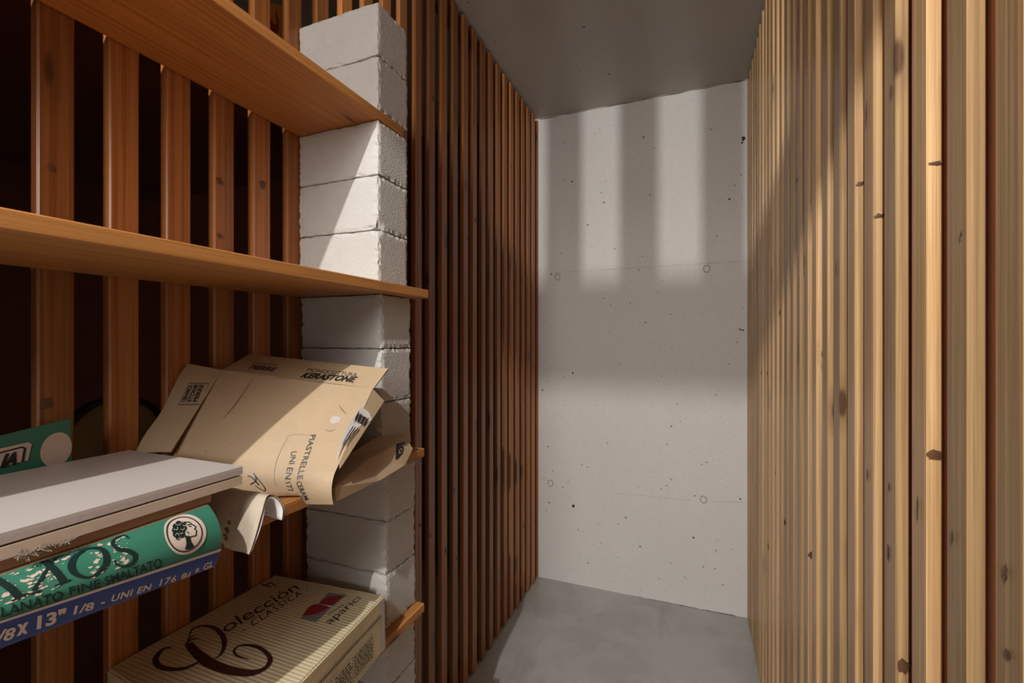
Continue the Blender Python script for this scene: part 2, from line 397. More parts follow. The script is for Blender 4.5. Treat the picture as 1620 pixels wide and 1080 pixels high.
rows(.4379, .643, [W + s for s in ('resting on the highest shelf board', 'crowning the pillar with its top edges in view')], -.7495, -.5516, 50)

# ------------------------------------------------------------------ surface decals: text and strokes laid on a surface function S(s, t) -> point
def text2d(body, shear=0., bold=0., spacing=1.0):
    cu = bpy.data.curves.new('t', 'FONT'); cu.body = body; cu.size = 1; cu.shear = shear; cu.offset = bold; cu.space_character = spacing
    cu.resolution_u = 3
    ob = bpy.data.objects.new('t', cu); COL.objects.link(ob)
    me = bpy.data.meshes.new_from_object(ob)
    bpy.data.objects.remove(ob); bpy.data.curves.remove(cu)
    vs = [(v.co.x, v.co.y) for v in me.vertices]; fs = [tuple(p.vertices) for p in me.polygons]
    bpy.data.meshes.remove(me)
    x0 = min(v[0] for v in vs); x1 = max(v[0] for v in vs)
    vs = [((x - x0) / (x1 - x0), y / .69) for x, y in vs]       # cap height 1, whole line 0..1
    return vs, fs
def stroke2d(pts, wds, closed=False):
    v = []; f = []; n = len(pts)
    for i, (x, y) in enumerate(pts):
        a = pts[(i - 1) % n] if (closed or i > 0) else pts[i]; b = pts[(i + 1) % n] if (closed or i < n - 1) else pts[i]
        dx, dy = b[0] - a[0], b[1] - a[1]; L = math.hypot(dx, dy) or 1
        w_ = (wds[i] if isinstance(wds, (list, tuple)) else wds) / 2
        v += [(x - dy / L * w_, y + dx / L * w_), (x + dy / L * w_, y - dx / L * w_)]
    for i in range(n if closed else n - 1):
        j = (i + 1) % n; f.append((2 * i, 2 * j, 2 * j + 1, 2 * i + 1))
    return v, f
def smooth_path(pts, n=8):
    out = []; P = [pts[0]] + list(pts) + [pts[-1]]
    for i in range(1, len(P) - 2):
        for k in range(n):
            t = k / n; r = []
            for c in range(len(pts[0])):
                p0, p1, p2, p3 = P[i - 1][c], P[i][c], P[i + 1][c], P[i + 2][c]
                r.append(.5 * (2 * p1 + (p2 - p0) * t + (2 * p0 - 5 * p1 + 4 * p2 - p3) * t * t + (3 * p1 - p0 - 3 * p2 + p3) * t ** 3))
            out.append(tuple(r))
    out.append(tuple(pts[-1])); return out
def find(Sf, px, py, lo=(0, 0), hi=(1, 1)):
    best = None
    for i in range(15):
        for j in range(15):
            s, t = lo[0] + (hi[0] - lo[0]) * i / 14, lo[1] + (hi[1] - lo[1]) * j / 14
            x, y = proj(Sf(s, t)); e = (x - px) ** 2 + (y - py) ** 2
            if best is None or e < best[0]: best = (e, s, t)
    ds, dt = (hi[0] - lo[0]) / 14, (hi[1] - lo[1]) / 14
    for _ in range(26):
        e0, s0, t0 = best
        for a in (-1, 0, 1):
            for b in (-1, 0, 1):
                s, t = s0 + a * ds, t0 + b * dt
                x, y = proj(Sf(s, t)); e = (x - px) ** 2 + (y - py) ** 2
                if e < best[0]: best = (e, s, t)
        if best[1] == s0 and best[2] == t0: ds *= .5; dt *= .5
    return best[1], best[2]
def decal(name, Sf, shapes, mats, parent, off=.0004, cut=0.004):
    """shapes: list of ((verts2d in (s,t)), faces, material index)"""
    bm = bmesh.new()
    for vs, fs, mi in shapes:
        bv = [bm.verts.new((x, y, 0)) for x, y in vs]
        for f in fs:
            try: bf = bm.faces.new([bv[i] for i in f]); bf.material_index = mi
            except ValueError: pass
    if cut:
        for _ in range(3):
            lg = [e for e in bm.edges if (Sf(*e.verts[0].co[:2]) - Sf(*e.verts[1].co[:2])).length > cut]
            if not lg: break
            bmesh.ops.subdivide_edges(bm, edges=lg, cuts=1)
            bmesh.ops.triangulate(bm, faces=[f for f in bm.faces if len(f.verts) > 4])
    h = 1e-3
    for v in bm.verts:
        s, t = v.co.x, v.co.y; p = Sf(s, t)
        n = (Sf(s + h, t) - p).cross(Sf(s, t + h) - p)
        n.normalize()
        if n.dot(Vector((0, 0, H)) - p) < 0: n = -n
        v.co = p + n * off
    me = bpy.data.meshes.new(name); bm.to_mesh(me); bm.free()
    return obj(name, me, mats, parent)
def place(shape, Sf, p0, p1, ptop, mi=0, lo=(0, 0), hi=(1, 1)):
    """affine: shape (0..1, 0..1) -> baseline p0->p1 with the cap line through ptop (above p0)"""
    a = find(Sf, *p0, lo, hi); b = find(Sf, *p1, lo, hi); c = find(Sf, *ptop, lo, hi)
    vs = [(a[0] + (b[0] - a[0]) * x + (c[0] - a[0]) * y, a[1] + (b[1] - a[1]) * x + (c[1] - a[1]) * y) for x, y in shape[0]]
    return vs, shape[1], mi
def pxshape(pts, wds, Sf, mi=0, closed=False, lo=(0, 0), hi=(1, 1), n=8, aspect=1.):
    """a stroke given by its path on the surface"""
    q = []
    for i, p in enumerate(pts):
        s, t = find(Sf, p[0], p[1], lo, hi); q.append((s, t * aspect, wds[i] if isinstance(wds, (list, tuple)) else wds))
    if closed: q = q + [q[0]]
    q = smooth_path(q, n)
    v, f = stroke2d([(a, b) for a, b, c in q], [c for a, b, c in q])
    return [(x, y / aspect) for x, y in v], f, mi
def polyshape(pts, Sf, mi=0, lo=(0, 0), hi=(1, 1)):
    q = [find(Sf, p[0], p[1], lo, hi) for p in pts]
    return q, [tuple(range(len(q)))], mi
def ellipse2d(cx, cy, rx, ry, n=40): return [(cx + rx * math.cos(2 * math.pi * i / n), cy + ry * math.sin(2 * math.pi * i / n)) for i in range(n)], [tuple(range(n))]

def disc2d(cx, cy, rx, ry, n=40, rings=7):
    v = [(cx, cy)]; f = []
    for k in range(1, rings + 1):
        for i in range(n): v.append((cx + rx * k / rings * math.cos(2 * math.pi * i / n), cy + ry * k / rings * math.sin(2 * math.pi * i / n)))
    for i in range(n):
        j = (i + 1) % n; f.append((0, 1 + i, 1 + j))
        for k in range(rings - 1): a, b = 1 + k * n, 1 + (k + 1) * n; f.append((a + i, b + i, b + j, a + j))
    return v, f
def sheet(name, Sf, ns, nt, th, mats, parent, lo=(0, 0), hi=(1, 1), wav=0., flip=False):
    """corrugated sheet with thickness: grid both sides plus edge faces (material 1)"""
    V = []; F = []; MI = []; h = 1e-3
    sm, tm = (lo[0] + hi[0]) / 2, (lo[1] + hi[1]) / 2; pm = Sf(sm, tm)
    flip = (Sf(sm + h, tm) - pm).cross(Sf(sm, tm + h) - pm).dot(Vector((0, 0, H)) - pm) < 0
    for side in (0, 1):
        for i in range(ns + 1):
            for j in range(nt + 1):
                s = lo[0] + (hi[0] - lo[0]) * i / ns; t = lo[1] + (hi[1] - lo[1]) * j / nt
                p = Sf(s, t)
                if side:
                    n = (Sf(s + h, t) - p).cross(Sf(s, t + h) - p).normalized()
                    if flip: n = -n
                    p = p - n * th
                V.append(p)
    A = lambda k, i, j: k * (ns + 1) * (nt + 1) + i * (nt + 1) + j
    for i in range(ns):
        for j in range(nt):
            F.append((A(0, i, j), A(0, i + 1, j), A(0, i + 1, j + 1), A(0, i, j + 1))); MI.append(0)
            F.append((A(1, i, j), A(1, i, j + 1), A(1, i + 1, j + 1), A(1, i + 1, j))); MI.append(2 if len(mats) > 2 else 0)
    for i in range(ns):
        for j in (0, nt): F.append((A(0, i, j), A(1, i, j), A(1, i + 1, j), A(0, i + 1, j))); MI.append(1)
    for j in range(nt):
        for i in (0, ns): F.append((A(0, i, j), A(0, i, j + 1), A(1, i, j + 1), A(1, i, j))); MI.append(1)
    me = mesh(V, F, name, False, MI)
    for p in me.polygons: p.use_smooth = p.material_index != 1
    bm = bmesh.new(); bm.from_mesh(me); bmesh.ops.recalc_face_normals(bm, faces=bm.faces)
    for e in bm.edges:
        if len(e.link_faces) == 2 and e.link_faces[0].material_index != e.link_faces[1].material_index: e.smooth = False
    bm.to_mesh(me); bm.free()
    return obj(name, me, mats, parent)
def bil(a, b, c, d):           # a=(0,0) b=(1,0) c=(1,1) d=(0,1)
    a, b, c, d = map(Vector, (a, b, c, d))
    return lambda s, t: (a * (1 - s) + b * s) * (1 - t) + (d * (1 - s) + c * s) * t
def P(x, y, z): return Vector((x, y, z + H))

# ------------------------------------------------------------------ tile stack on the third shelf
def tile(name, x0, x1, y0, y1, z0, z1, mats, label, grp, rot=0, cat='tile'):
    b = MB(); cx, cy = (x0 + x1) / 2, (y0 + y1) / 2
    b.box(x0 - cx, x1 - cx, y0 - cy, y1 - cy, 0, (z1 - z0) * .62, 1, c=.0008)
    b.box(x0 - cx, x1 - cx, y0 - cy, y1 - cy, (z1 - z0) * .62, z1 - z0, 0, c=.0010)
    o = b.build(name, mats); o.location = (cx, cy, z0 + H); o.rotation_euler = (0, 0, rot)
    return tag(o, label, cat, grp)
tile('ceramic_tile', -.691, -.480, .020, .372, -.1520, -.1432, [M_tile, M_tile_edge], 'large white glazed floor tile with dusty top, uppermost of the tile stack', None)
tile('ceramic_tile', -.690, -.4795, .018, .371, -.1635, -.1540, [M_tile2, M_tile2], 'beige tile directly under the white one, its light edge showing', None)
tile('ceramic_tile', -.690, -.4855, .0, .339, -.1735, -.1645, [M_board_edge, M_board_edge], 'reddish brown tile, thin and shorter, lying on the green and blue carton', None)

# ------------------------------------------------------------------ green and blue tile carton, front bulging over the shelf edge
PR = [(-.4800, -.1745), (-.4677, -.1864), (-.4605, -.2023), (-.4625, -.2210), (-.4716, -.2390)]
PL = [(-.4800, -.1745), (-.4677, -.1815), (-.4605, -.1930), (-.4625, -.2020), (-.4730, -.2250)]
PRs = smooth_path(PR, 8); PLs = smooth_path(PL, 8)
def S_axos(s, t):
    """s 0..1 from the near end to the far end, t 0..1 from the top down"""
    y = .02 + s * .312; g = min(max(t, -.0), 1.) * (len(PRs) - 1); i = min(int(g), len(PRs) - 2); f = g - i
    k = (y - .165) / (.332 - .165); k = max(-.2, k)
    r = [PRs[i][c] * (1 - f) + PRs[i + 1][c] * f for c in (0, 1)]; l = [PLs[i][c] * (1 - f) + PLs[i + 1][c] * f for c in (0, 1)]
    return P(l[0] + (r[0] - l[0]) * k, y, l[1] + (r[1] - l[1]) * k)
ax = tag(empty('tile_carton', (-.58, .17, -.2198 + H)), 'green and blue printed tile carton under the tile stack, its curved side overhanging the shelf', 'carton')
shell = sheet('printed_side', S_axos, 20, 32, .0025, [M_green, M_card_edge, M_card], ax, flip=True)
def S_top(s, t): a = S_axos(s, 0); return Vector((a.x + (-.685 - a.x) * t, a.y, a.z - .0003))
b = MB()
b.box(-.690, -.4815, .02, .332, -.1774 + H, -.1745 + H, 0)
b.box(-.690, -.686, .02, .332, -.2198 + H, -.1776 + H, 0)
b.box(-.686, -.516, .02, .332, -.2198 + H, -.2165 + H, 0)
b.build('carton_body', M_card, ax)
F = lambda x, y: find(S_axos, x, y)
shp = []
# blue band and cream line: bottom share of the side
tb = (F(2, 983)[1], F(344, 871)[1])
def band(t0a, t0b, t1a, t1b, mi, n=24):
    s0 = F(0, 980)[0] - .45; v = []
    for i in range(n + 1):
        s = i / n; k = (s - F(2, 983)[0]) / (1 - F(2, 983)[0]); v += [(s, min(1, max(0, t0a + (t0b - t0a) * k))), (s, min(1, max(0, t1a + (t1b - t1a) * k)))]
    return v, [(2 * i, 2 * i + 2, 2 * i + 3, 2 * i + 1) for i in range(n)], mi
decal('blue_band', S_axos, [band(tb[0], tb[1], 1, 1, 0)], [M_blue], shell, .0003)
decal('cream_line', S_axos, [band(tb[0] - .022, tb[1] - .022, tb[0] + .018, tb[1] + .018, 0)], [M_peach], shell, .0006)
# lettering
L = []
A = lambda p, wd, mi=0, closed=False, asp=1., n=8: L.append(pxshape(p, wd, S_axos, mi, closed, n=n, aspect=.25))
thick, thin = .015, .008
# A X O S in a light serif capital, drawn as strokes
A([(-62, 962), (-22, 898)], [thin, thin]); A([(-24, 895), (30, 945)], [thick, thick]); A([(18, 951), (44, 938)], [.005] * 2)
A([(66, 885), (100, 921)], [thick, thick]); A([(52, 934), (90, 880)], [thin, thin]); A([(86, 927), (111, 917)], [.005] * 2); A([(43, 941), (64, 934)], [.005] * 2)
A([(62, 889), (78, 883)], [.005] * 2); A([(82, 882), (98, 878)], [.005] * 2)
A([(137, 868), (119, 880), (112, 895), (119, 908), (140, 913), (159, 902), (168, 886), (160, 869), (137, 868)], [.006, .012, .015, .012, .006, .012, .015, .012, .006])
A([(203, 852), (196, 847), (184, 851), (178, 860), (187, 869), (203, 872), (213, 879), (208, 891), (195, 896), (184, 893), (181, 886)], [.004, .005, .008, .010, .012, .014, .012, .009, .006, .005, .004])
L.append(place(text2d('LANATO', 0, .012), S_axos, (2, 976), (99, 948), (0, 961)))
L.append(place(text2d('FINE', 0, .012), S_axos, (110, 941), (159, 928), (108, 929)))
L.append(place(text2d('SMALTATO', 0, .012), S_axos, (167, 925), (256, 896), (164, 913)))
decal('green_print', S_axos, L, [M_greenink], shell, .0007)
L = []
L.append(place(text2d('/8', .25, .03), S_axos, (-8, 1016), (24, 1008), (-8, 998)))
L.append(place(text2d('x', .2, .05), S_axos, (25, 1004), (46, 998), (23, 982)))
L.append(place(text2d('13"', .2, .04), S_axos, (57, 994), (108, 978), (53, 976)))
L.append(place(text2d('1/8', .25, .03), S_axos, (115, 971), (150, 962), (113, 959)))
L.append(place(text2d('-', 0, .03), S_axos, (160, 957), (166, 955), (158, 945)))
L.append(place(text2d('UNI EN', .35, .03, 1.1), S_axos, (176, 951), (241, 930), (175, 941)))
L.append(place(text2d('176 BI', .35, .02, 1.15), S_axos, (251, 926), (303, 910), (250, 916)))
L.append(place(text2d('a', .35, .02), S_axos, (308, 905), (315, 902), (307, 897)))
L.append(place(text2d('GL', .35, .02), S_axos, (322, 901), (337, 895), (321, 892)))
decal('white_print', S_axos, L, [M_peach], shell, .0006)
# round cameo with the bust of a curly-haired head
c0 = F(294, 843); rx_ = abs(F(326, 834)[0] - F(262, 850)[0]) / 2; ry_ = abs(F(291, 812)[1] - F(297, 875)[1]) / 2
E = lambda k, dx=0, dy=0, kk=None: ellipse2d(c0[0] + dx * rx_, c0[1] + dy * ry_, rx_ * k, ry_ * (kk or k))
cs = lambda pts: [(c0[0] + x * rx_, c0[1] + y * ry_) for x, y in pts]
decal('cameo_disc', S_axos, [(*disc2d(c0[0], c0[1], rx_, ry_), 0)], [M_peach], shell, .0007)
rg = [(c0[0] - .06 * rx_ + .86 * rx_ * math.cos(a), c0[1] + .86 * ry_ * math.sin(a)) for a in [2 * math.pi * i / 48 for i in range(48)]]
ri = [(c0[0] - .06 * rx_ + .80 * rx_ * math.cos(a), c0[1] + .80 * ry_ * math.sin(a)) for a in [2 * math.pi * i / 48 for i in range(48)]]
cam_sh = [(rg + ri, [(i, (i + 1) % 48, 48 + (i + 1) % 48, 48 + i) for i in range(48)], 0)]
neck = cs([(-.12, .1), (.12, .2), (.10, .45), (.22, .72), (-.02, .78), (-.25, .72), (-.14, .45)])
cam_sh.append((neck, [tuple(range(len(neck)))], 0))
for dx, dy, r in ((-.42, -.30, .20), (-.28, -.48, .20), (-.06, -.58, .19), (.12, -.52, .15), (-.50, -.10, .17), (-.46, .10, .13), (-.24, -.20, .27), (-.02, -.34, .22), (-.20, .02, .17)):
    cam_sh.append((*disc2d(c0[0] + (dx * .85 - .06) * rx_, c0[1] + dy * .85 * ry_, r * .92 * rx_, r * .92 * ry_, 14, 3), 0))
face = [(.16, -.5), (.36, -.42), (.42, -.28), (.54, -.12), (.44, -.04), (.50, .06), (.44, .16), (.40, .26), (.12, .24)]
fv = smooth_path(face, 4); q = stroke2d(cs(fv), .05 * rx_); 
fx, ff = stroke2d([(x * rx_, y * rx_) for x, y in fv], .055 * rx_)
cam_sh.append(([(c0[0] + x, c0[1] + y * ry_ / rx_) for x, y in fx], ff, 0))
for p in (((.22, -.25), (.34, -.22)), ((.2, -.34), (.36, -.32)), ((.05, -.05), (.1, .08))):
    fx, ff = stroke2d([(x * rx_, y * rx_) for x, y in p], .05 * rx_)
    cam_sh.append(([(c0[0] + x, c0[1] + y * ry_ / rx_) for x, y in fx], ff, 0))
decal('cameo_head', S_axos, cam_sh, [M_greenink], shell, .0010)
cl = []
for p in (((-.5, -.35), (-.35, -.28), (-.28, -.4)), ((-.3, -.55), (-.18, -.45), (-.05, -.5)), ((-.55, -.05), (-.42, -.12), (-.38, .02)), ((-.5, .12), (-.4, .16), (-.36, .08)), ((0, -.6), (.06, -.5), (.14, -.56)), ((-.2, -.25), (-.1, -.18), (0, -.25)), ((-.32, -.1), (-.24, -.02), (-.16, -.08)), ((-.02, -.4), (.06, -.32), (.12, -.38))):
    fx, ff = stroke2d([(x * rx_, y * rx_) for x, y in smooth_path(p, 4)], .022 * rx_)
    cl.append(([(c0[0] + x, c0[1] + y * ry_ / rx_) for x, y in fx], ff, 0))
decal('cameo_curls', S_axos, cl, [M_peach], shell, .0013)
# scuffed, torn print near the middle
sc = []; rnd = random.Random(4)
for i in range(190):
    cxp = rnd.choice([rnd.gauss(62, 26), rnd.gauss(40, 24), rnd.gauss(155, 8), rnd.gauss(190, 6)]); cyp = 1000 - .33 * cxp - rnd.uniform(38, 98)
    if cxp < 0 or cxp > 240: continue
    s, t = F(cxp, cyp)
    if t < .05 or t > tb[0] - .04: continue
    r = rnd.uniform(.0015, .008); K = 9
    sc.append(([(s + r * rnd.uniform(.4, 1.3) * math.cos(2 * math.pi * a / K), t + 2.6 * r * rnd.uniform(.4, 1.3) * math.sin(2 * math.pi * a / K)) for a in range(K)], [tuple(range(K))], 0))
decal('torn_print_patch', S_axos, sc, [M_peach], shell, .00045)

# dust fluff hanging from the reddish tile: small crumpled wisp
b = MB(); rnd = random.Random(8)
for i in range(60):
    t = rnd.random(); c = at_x(28 + 85 * t, 862 - 22 * t + rnd.gauss(0, 3.0), -.4785); c.z = min(c.z, -.164 + H); c.x = -.4775
    d = Vector((rnd.uniform(0, .6), rnd.uniform(-1, 1), rnd.uniform(-.5, .5))).normalized() * rnd.uniform(.002, .006)
    n = Vector((0, -d.z, d.y)).normalized() * .0003
    b.add([c - d - n, c + d - n, c + d + n, c - d + n, c - d - n + XA * .0006, c + d - n + XA * .0006, c + d + n + XA * .0006, c - d + n + XA * .0006],
          [(0, 1, 2, 3), (7, 6, 5, 4), (0, 4, 5, 1), (1, 5, 6, 2), (2, 6, 7, 3), (3, 7, 4, 0)])
tag(b.build('dust_fluff', M_dust), 'grey dust and cobweb fluff caught on the front edges of the tile stack', 'dust', kind='stuff')

# ------------------------------------------------------------------ humped corrugated scrap
prof = smooth_path([(.3740, -.2185), (.3745, -.210), (.3795, -.197), (.3870, -.1875), (.3960, -.1830), (.4040, -.1850), (.4105, -.193), (.4140, -.204), (.4150, -.2185)], 6)
def S_hump(s, t):              # s: from the front (x) to the back, t along the bent profile
    g = min(max(t, 0), 1) * (len(prof) - 1); i = min(int(g), len(prof) - 2); f = g - i
    y = prof[i][0] * (1 - f) + prof[i + 1][0] * f; z = prof[i][1] * (1 - f) + prof[i + 1][1] * f
    x = -.466 - s * .13 + (.004 * math.sin(t * 9) if s < .05 else 0)
    over = min(1., max(0., (x + .5175) / .003))
    z += -.022 * over * max(0, 1 - t * 2.2) + .006 * max(0, t - .75) * 4 * over * .2
    y += -.006 * max(0, 1 - t * 3) * (1 - s) + .001 * math.sin(s * 23 + t * 4)
    return P(x, y, z)
hp = tag(empty('cardboard_scrap', (-.53, .385, -.2195 + H)), 'dusty bent strip of corrugated cardboard arched beside the end of the tile stack', 'cardboard')
sheet('outer_liner', S_hump, 12, 40, .0010, [M_dusty, M_card_edge, M_card], hp)
_hn = [0]
def S_hump_in(s, t):
    p = S_hump(s, t); q = S_hump(s, t + .004 if t < .99 else t - .004); d = (q - p) * (1 if t < .99 else -1)
    n = Vector((0, d.z, -d.y)).normalized(); n = n if n.z < 0 or abs(n.z) < .3 else -n
    c = P(p.x, .3945, -.215); n = Vector((0, c.y - p.y, c.z - p.z)).normalized()
    return p + n * .0034 + XA * .0002
def S_hump_flute(s, t):
    p = S_hump(s, t); c = P(p.x, .3945, -.215); n = Vector((0, c.y - p.y, c.z - p.z)).normalized()
    return p + n * (.0022 + .0007 * math.sin(t * 95)) - XA * .0004
sheet('fluting', S_hump_flute, 4, 150, .0004, [M_card_edge, M_card], hp)
sheet('inner_liner', S_hump_in, 10, 40, .0008, [M_whiteliner, M_whiteliner, M_whiteliner], hp)

# ------------------------------------------------------------------ green printed card standing behind the tiles
gp0, gp1 = at_x(116, 662, -.722), at_x(0, 691, -.722)
sl = (gp0.z - gp1.z) / (gp0.y - gp1.y)
ga, gb = P(-.722, .14, 0), Vector((-.722, gp0.y, 0))
def S_gr(s, t):
    y = .14 + (gp0.y - .14) * s; zt_ = gp0.z + sl * (y - gp0.y); return Vector((-.722 + .006 * (t - 1), y, zt_ + (-.2195 + H - zt_) * t))
gr = tag(empty('printed_card', (-.722, .24, -.2195 + H)), 'green printed card with a pink disc, standing behind the tile stack', 'cardboard')
gf = sheet('card_panel', S_gr, 8, 4, .003, [M_green, M_card_edge, M_card], gr, flip=False)
G = lambda x, y: find(S_gr, x, y)
g0 = G(89, 711); grx = abs(G(114, 700)[0] - G(64, 715)[0]) / 2; gry = abs(G(90, 684)[1] - g0[1])
decal('pink_disc', S_gr, [(*ellipse2d(*g0, grx, gry), 0)], [M_peach], gf, .0005)
decal('white_plate', S_gr, [polyshape([(-30, 716), (44, 699.5), (50, 702), (44, 728), (-30, 745)], S_gr, 0, lo=(-.3, 0))], [M_peach], gf, .0005)
L = [pxshape([(-25, 722), (34, 707), (39, 709), (35, 730)], .012, S_gr, 0, lo=(-.3, 0), aspect=.8, n=1)]
L.append(place(text2d('IA', .25, .08), S_gr, (-1, 739), (26, 733), (2, 721)))
decal('black_lettering', S_gr, L, [M_ink], gf, .0009)

# ------------------------------------------------------------------ leaning brown carton
tl, tr = P(-.703, .5085, -.0457), P(-.497, .621, -.0790)
bl, br = P(-.668, .392, -.190), P(-.475, .499, -.2023)
bbl, bbr = P(-.664, .398, -.2165), P(-.4785, .5115, -.2335)
def S_k(s, t):                 # t: 0..1 down the face, 1..1.15 round the bend
    a, b_, c = tl.lerp(tr, s), bl.lerp(br, s), bbl.lerp(bbr, s)
    n = Vector((.45, -.48, .6))
    if t <= .86: p = a.lerp(b_, t)
    else:
        q = (t - .86) / .29; p0 = a.lerp(b_, .86); p = p0 * (1 - q) ** 2 + b_ * 2 * q * (1 - q) + c * q * q
    p = p + n * (.004 * math.sin(math.pi * min(max(t, 0), 1)) * math.sin(math.pi * min(max(s, 0), 1)) + .0008 * math.sin(7 * s + 5 * t))
    if p.x < -.510: p.z = max(p.z, -.2172 + H + 0)
    return p
K = tag(empty('cardboard_carton', (-.60, .50, -.2195 + H)), 'flattened brown tile carton with black print, leaning back towards the slats', 'carton')
front = sheet('front_panel', S_k, 24, 36, .0030, [M_card, M_card_edge, M_card], K, hi=(1, 1.15), flip=False)
topf = bil(tl + Vector((0, 0, .0003)), tr + Vector((.001, 0, .0003)), P(-.4953, .660, -.0475), P(-.735, .582, -.0226))
tf = sheet('top_flap', topf, 8, 4, .0030, [M_card, M_card_edge, M_card], K, flip=True)
lf_ = bil(tl, P(-.671, .4107, -.153), at_x(214, 717, -.7465), at_x(297, 575, -.7465))
def S_lf(s, t):
    p = lf_(s, t); p = p + ZA * (.004 * math.sin(9 * s) * t); return p
lf = sheet('left_flap', S_lf, 10, 5, .0025, [M_card, M_card_edge, M_card], K, flip=True)
ee = S_k(1, .80)
sd_ = bil(tr, at_y(608, 634, .640), S_k(1, .84) + Vector((.002, .004, -.002)), S_k(1, .80))
sdo = sheet('side_flap', sd_, 4, 10, .0020, [M_card, M_card_edge, M_card], K, flip=True)
LO, HI = (-.05, 0), (1.05, 1.15)
pk = lambda txt, a, b_, c, sh=0., bo=0., mi=0, sp=1.: place(text2d(txt, sh, bo, sp), S_k, a, b_, c, mi, LO, HI)
decal('tile_lettering', S_k, [pk('PIASTRELLE', (491.5, 688), (470, 758.5), (500, 687.5), 0, .008), pk('CERAM', (468.5, 762), (478, 792), (476, 760), 0, .008),
      pk('UNI', (461, 714), (457, 734), (469.5, 714), 0, .008), pk('EN', (455, 739), (451, 757.5), (464, 740), 0, .008), pk('177', (451.5, 763.5), (457, 778), (459.5, 761.5), 0, .0), pk('GR', (459, 781), (466, 791), (466, 778), 0, 0)], [M_ink], front, .0006)
# pencil fold marks, scuffs, sticker
for pts_, wd_ in (([(352, 663), (372, 640), (400, 600)], [.004, .010, .003]), ([(536, 641), (543, 650), (549, 655)], [.004, .010, .003]), ([(514, 679), (521, 682), (531, 679)], [.003, .007, .003]),
      ([(392, 590), (432, 597), (480, 600)], [.002, .003, .002]), ([(452, 690), (470, 687), (498, 689)], [.002, .003, .0015]), ([(455, 692), (440, 722), (434, 752), (437, 770)], [.0015, .003, .002, .0015])):
    decal('scuff_mark', S_k, [pxshape(pts_, wd_, S_k, 0, False, LO, HI)], [M_scuff], front, .0004)
decal('white_sticker', S_k, [polyshape([(524, 660), (530, 658), (540, 661), (537, 668), (527, 671), (522, 667)], S_k, 0, LO, HI)], [M_tile], front, .0006)
L = [pxshape([(392, 752), (400, 756), (410, 767)], .008, S_k, 0, False, LO, HI), pxshape([(401, 748), (417, 768), (420, 776)], .006, S_k, 0, False, LO, HI), pxshape([(396, 766), (405, 760), (404, 752)], .008, S_k, 0, False, LO, HI), pxshape([(404, 768), (418, 776), (420, 772)], .005, S_k, 0, False, LO, HI)]
decal('printed_symbol', S_k, L, [M_ink], front, .0006)
pt = lambda txt, a, b_, c, sh=0., bo=0., sp=1.: place(text2d(txt, sh, bo, sp), topf, a, b_, c, 0, (-.1, -.1), (1.1, 1.1))
decal('brand_lettering', topf, [pt('MONOCOTTURA', (484.5, 587.5), (563.5, 596), (486.5, 582), .25, -.004), pt('KERASTONE', (474, 597), (561, 604.5), (481, 589.5), .35, .046, 1.03), pt('R', (556.5, 606), (559.5, 606.5), (557.5, 603), 0, 0)], [M_ink], tf, .0006)
decal('small_lettering', topf, [pt('PIERRE', (393, 583), (435, 588), (398, 577.5), .3, .05), pt('DESIGN', (400, 576), (437, 579), (401, 573), .2, .0)], [M_inkworn], tf, .0005)
fl = lambda *a: pxshape(a[0], a[1], S_lf, 0, False, (-.1, -.1), (1.1, 1.1), aspect=1., n=1)
Lf = [fl([(283, 640), (299, 606), (331, 607), (316, 640), (283, 640)], .010)]
for q in range(3):
    Lf.append(place(text2d(('CERAMICA', 'STONE', 'PIERRE')[q], .0, .05), S_lf, (293 + q * 9, 636), (305 + q * 9, 609), (287 + q * 9, 636), 0, (-.1, -.1), (1.1, 1.1)))
decal('stamp', S_lf, Lf, [M_inkworn], lf, .0006)
# white label with bar code on the side flap
Q = lambda x, y: find(sd_, x, y, (-.1, -.1), (1.1, 1.1))
lab = decal('white_label', sd_, [polyshape([(573, 643), (584, 653), (588, 664), (531, 725), (529, 722)], sd_, 0, (-.1, -.1), (1.1, 1.1))], [M_whiteliner], sdo, .0006)
L = []
for i in range(10):
    k = i / 9; a0 = (566.5 + 15 * k, 653 + 9 * k); a1 = (560.5 + 15 * k, 665 + 9 * k); L.append(pxshape([a0, a1], .06 if i % 3 else .11, sd_, 0, False, (-.1, -.1), (1.1, 1.1), n=1))
for i in range(4):
    k = i / 3; L.append(pxshape([(558 + 10 * k, 675 + 4 * k), (541 + 7 * k, 704 + 2 * k)], .035, sd_, 0, False, (-.1, -.1), (1.1, 1.1), n=1))
decal('bar_code', sd_, L, [M_ink], lab, .0010)

# ------------------------------------------------------------------ crushed brown carton wedged on the right
V = [P(-.5600, .6200, -.2010), P(-.548, .690, -.1780), P(-.5300, .758, -.1820), P(-.4985, .742, -.2060),      # top ridge, right tip
     P(-.4800, .5160, -.2100), P(-.4800, .5180, -.2330), P(-.4880, .6280, -.2345), P(-.4930, .7080, -.2290),   # front upper-left, lower line
     P(-.5380, .5300, -.2180), P(-.5430, .6300, -.2180), P(-.5400, .7000, -.2180), P(-.5180, .7560, -.2180),
     P(-.5120, .625, -.2000), P(-.5060, .690, -.1900),
     P(-.5125, .5240, -.2180), P(-.5125, .6290, -.2180), P(-.5125, .7040, -.2180), P(-.5130, .7380, -.2170)]
Fc = [(4, 12, 0), (0, 12, 13, 1), (1, 13, 2), (2, 13, 3), (4, 5, 6, 12), (12, 6, 7, 13), (13, 7, 3), (0, 1, 10, 9), (1, 2, 11, 10), (2, 3, 11), (3, 17, 11), (3, 7, 17), (7, 16, 17), (17, 16, 10, 11), (7, 6, 15, 16), (16, 15, 9, 10), (6, 5, 14, 15), (15, 14, 8, 9), (5, 4, 14), (4, 8, 14), (4, 0, 8), (0, 9, 8)]
me = mesh(V, Fc, 'crushed')
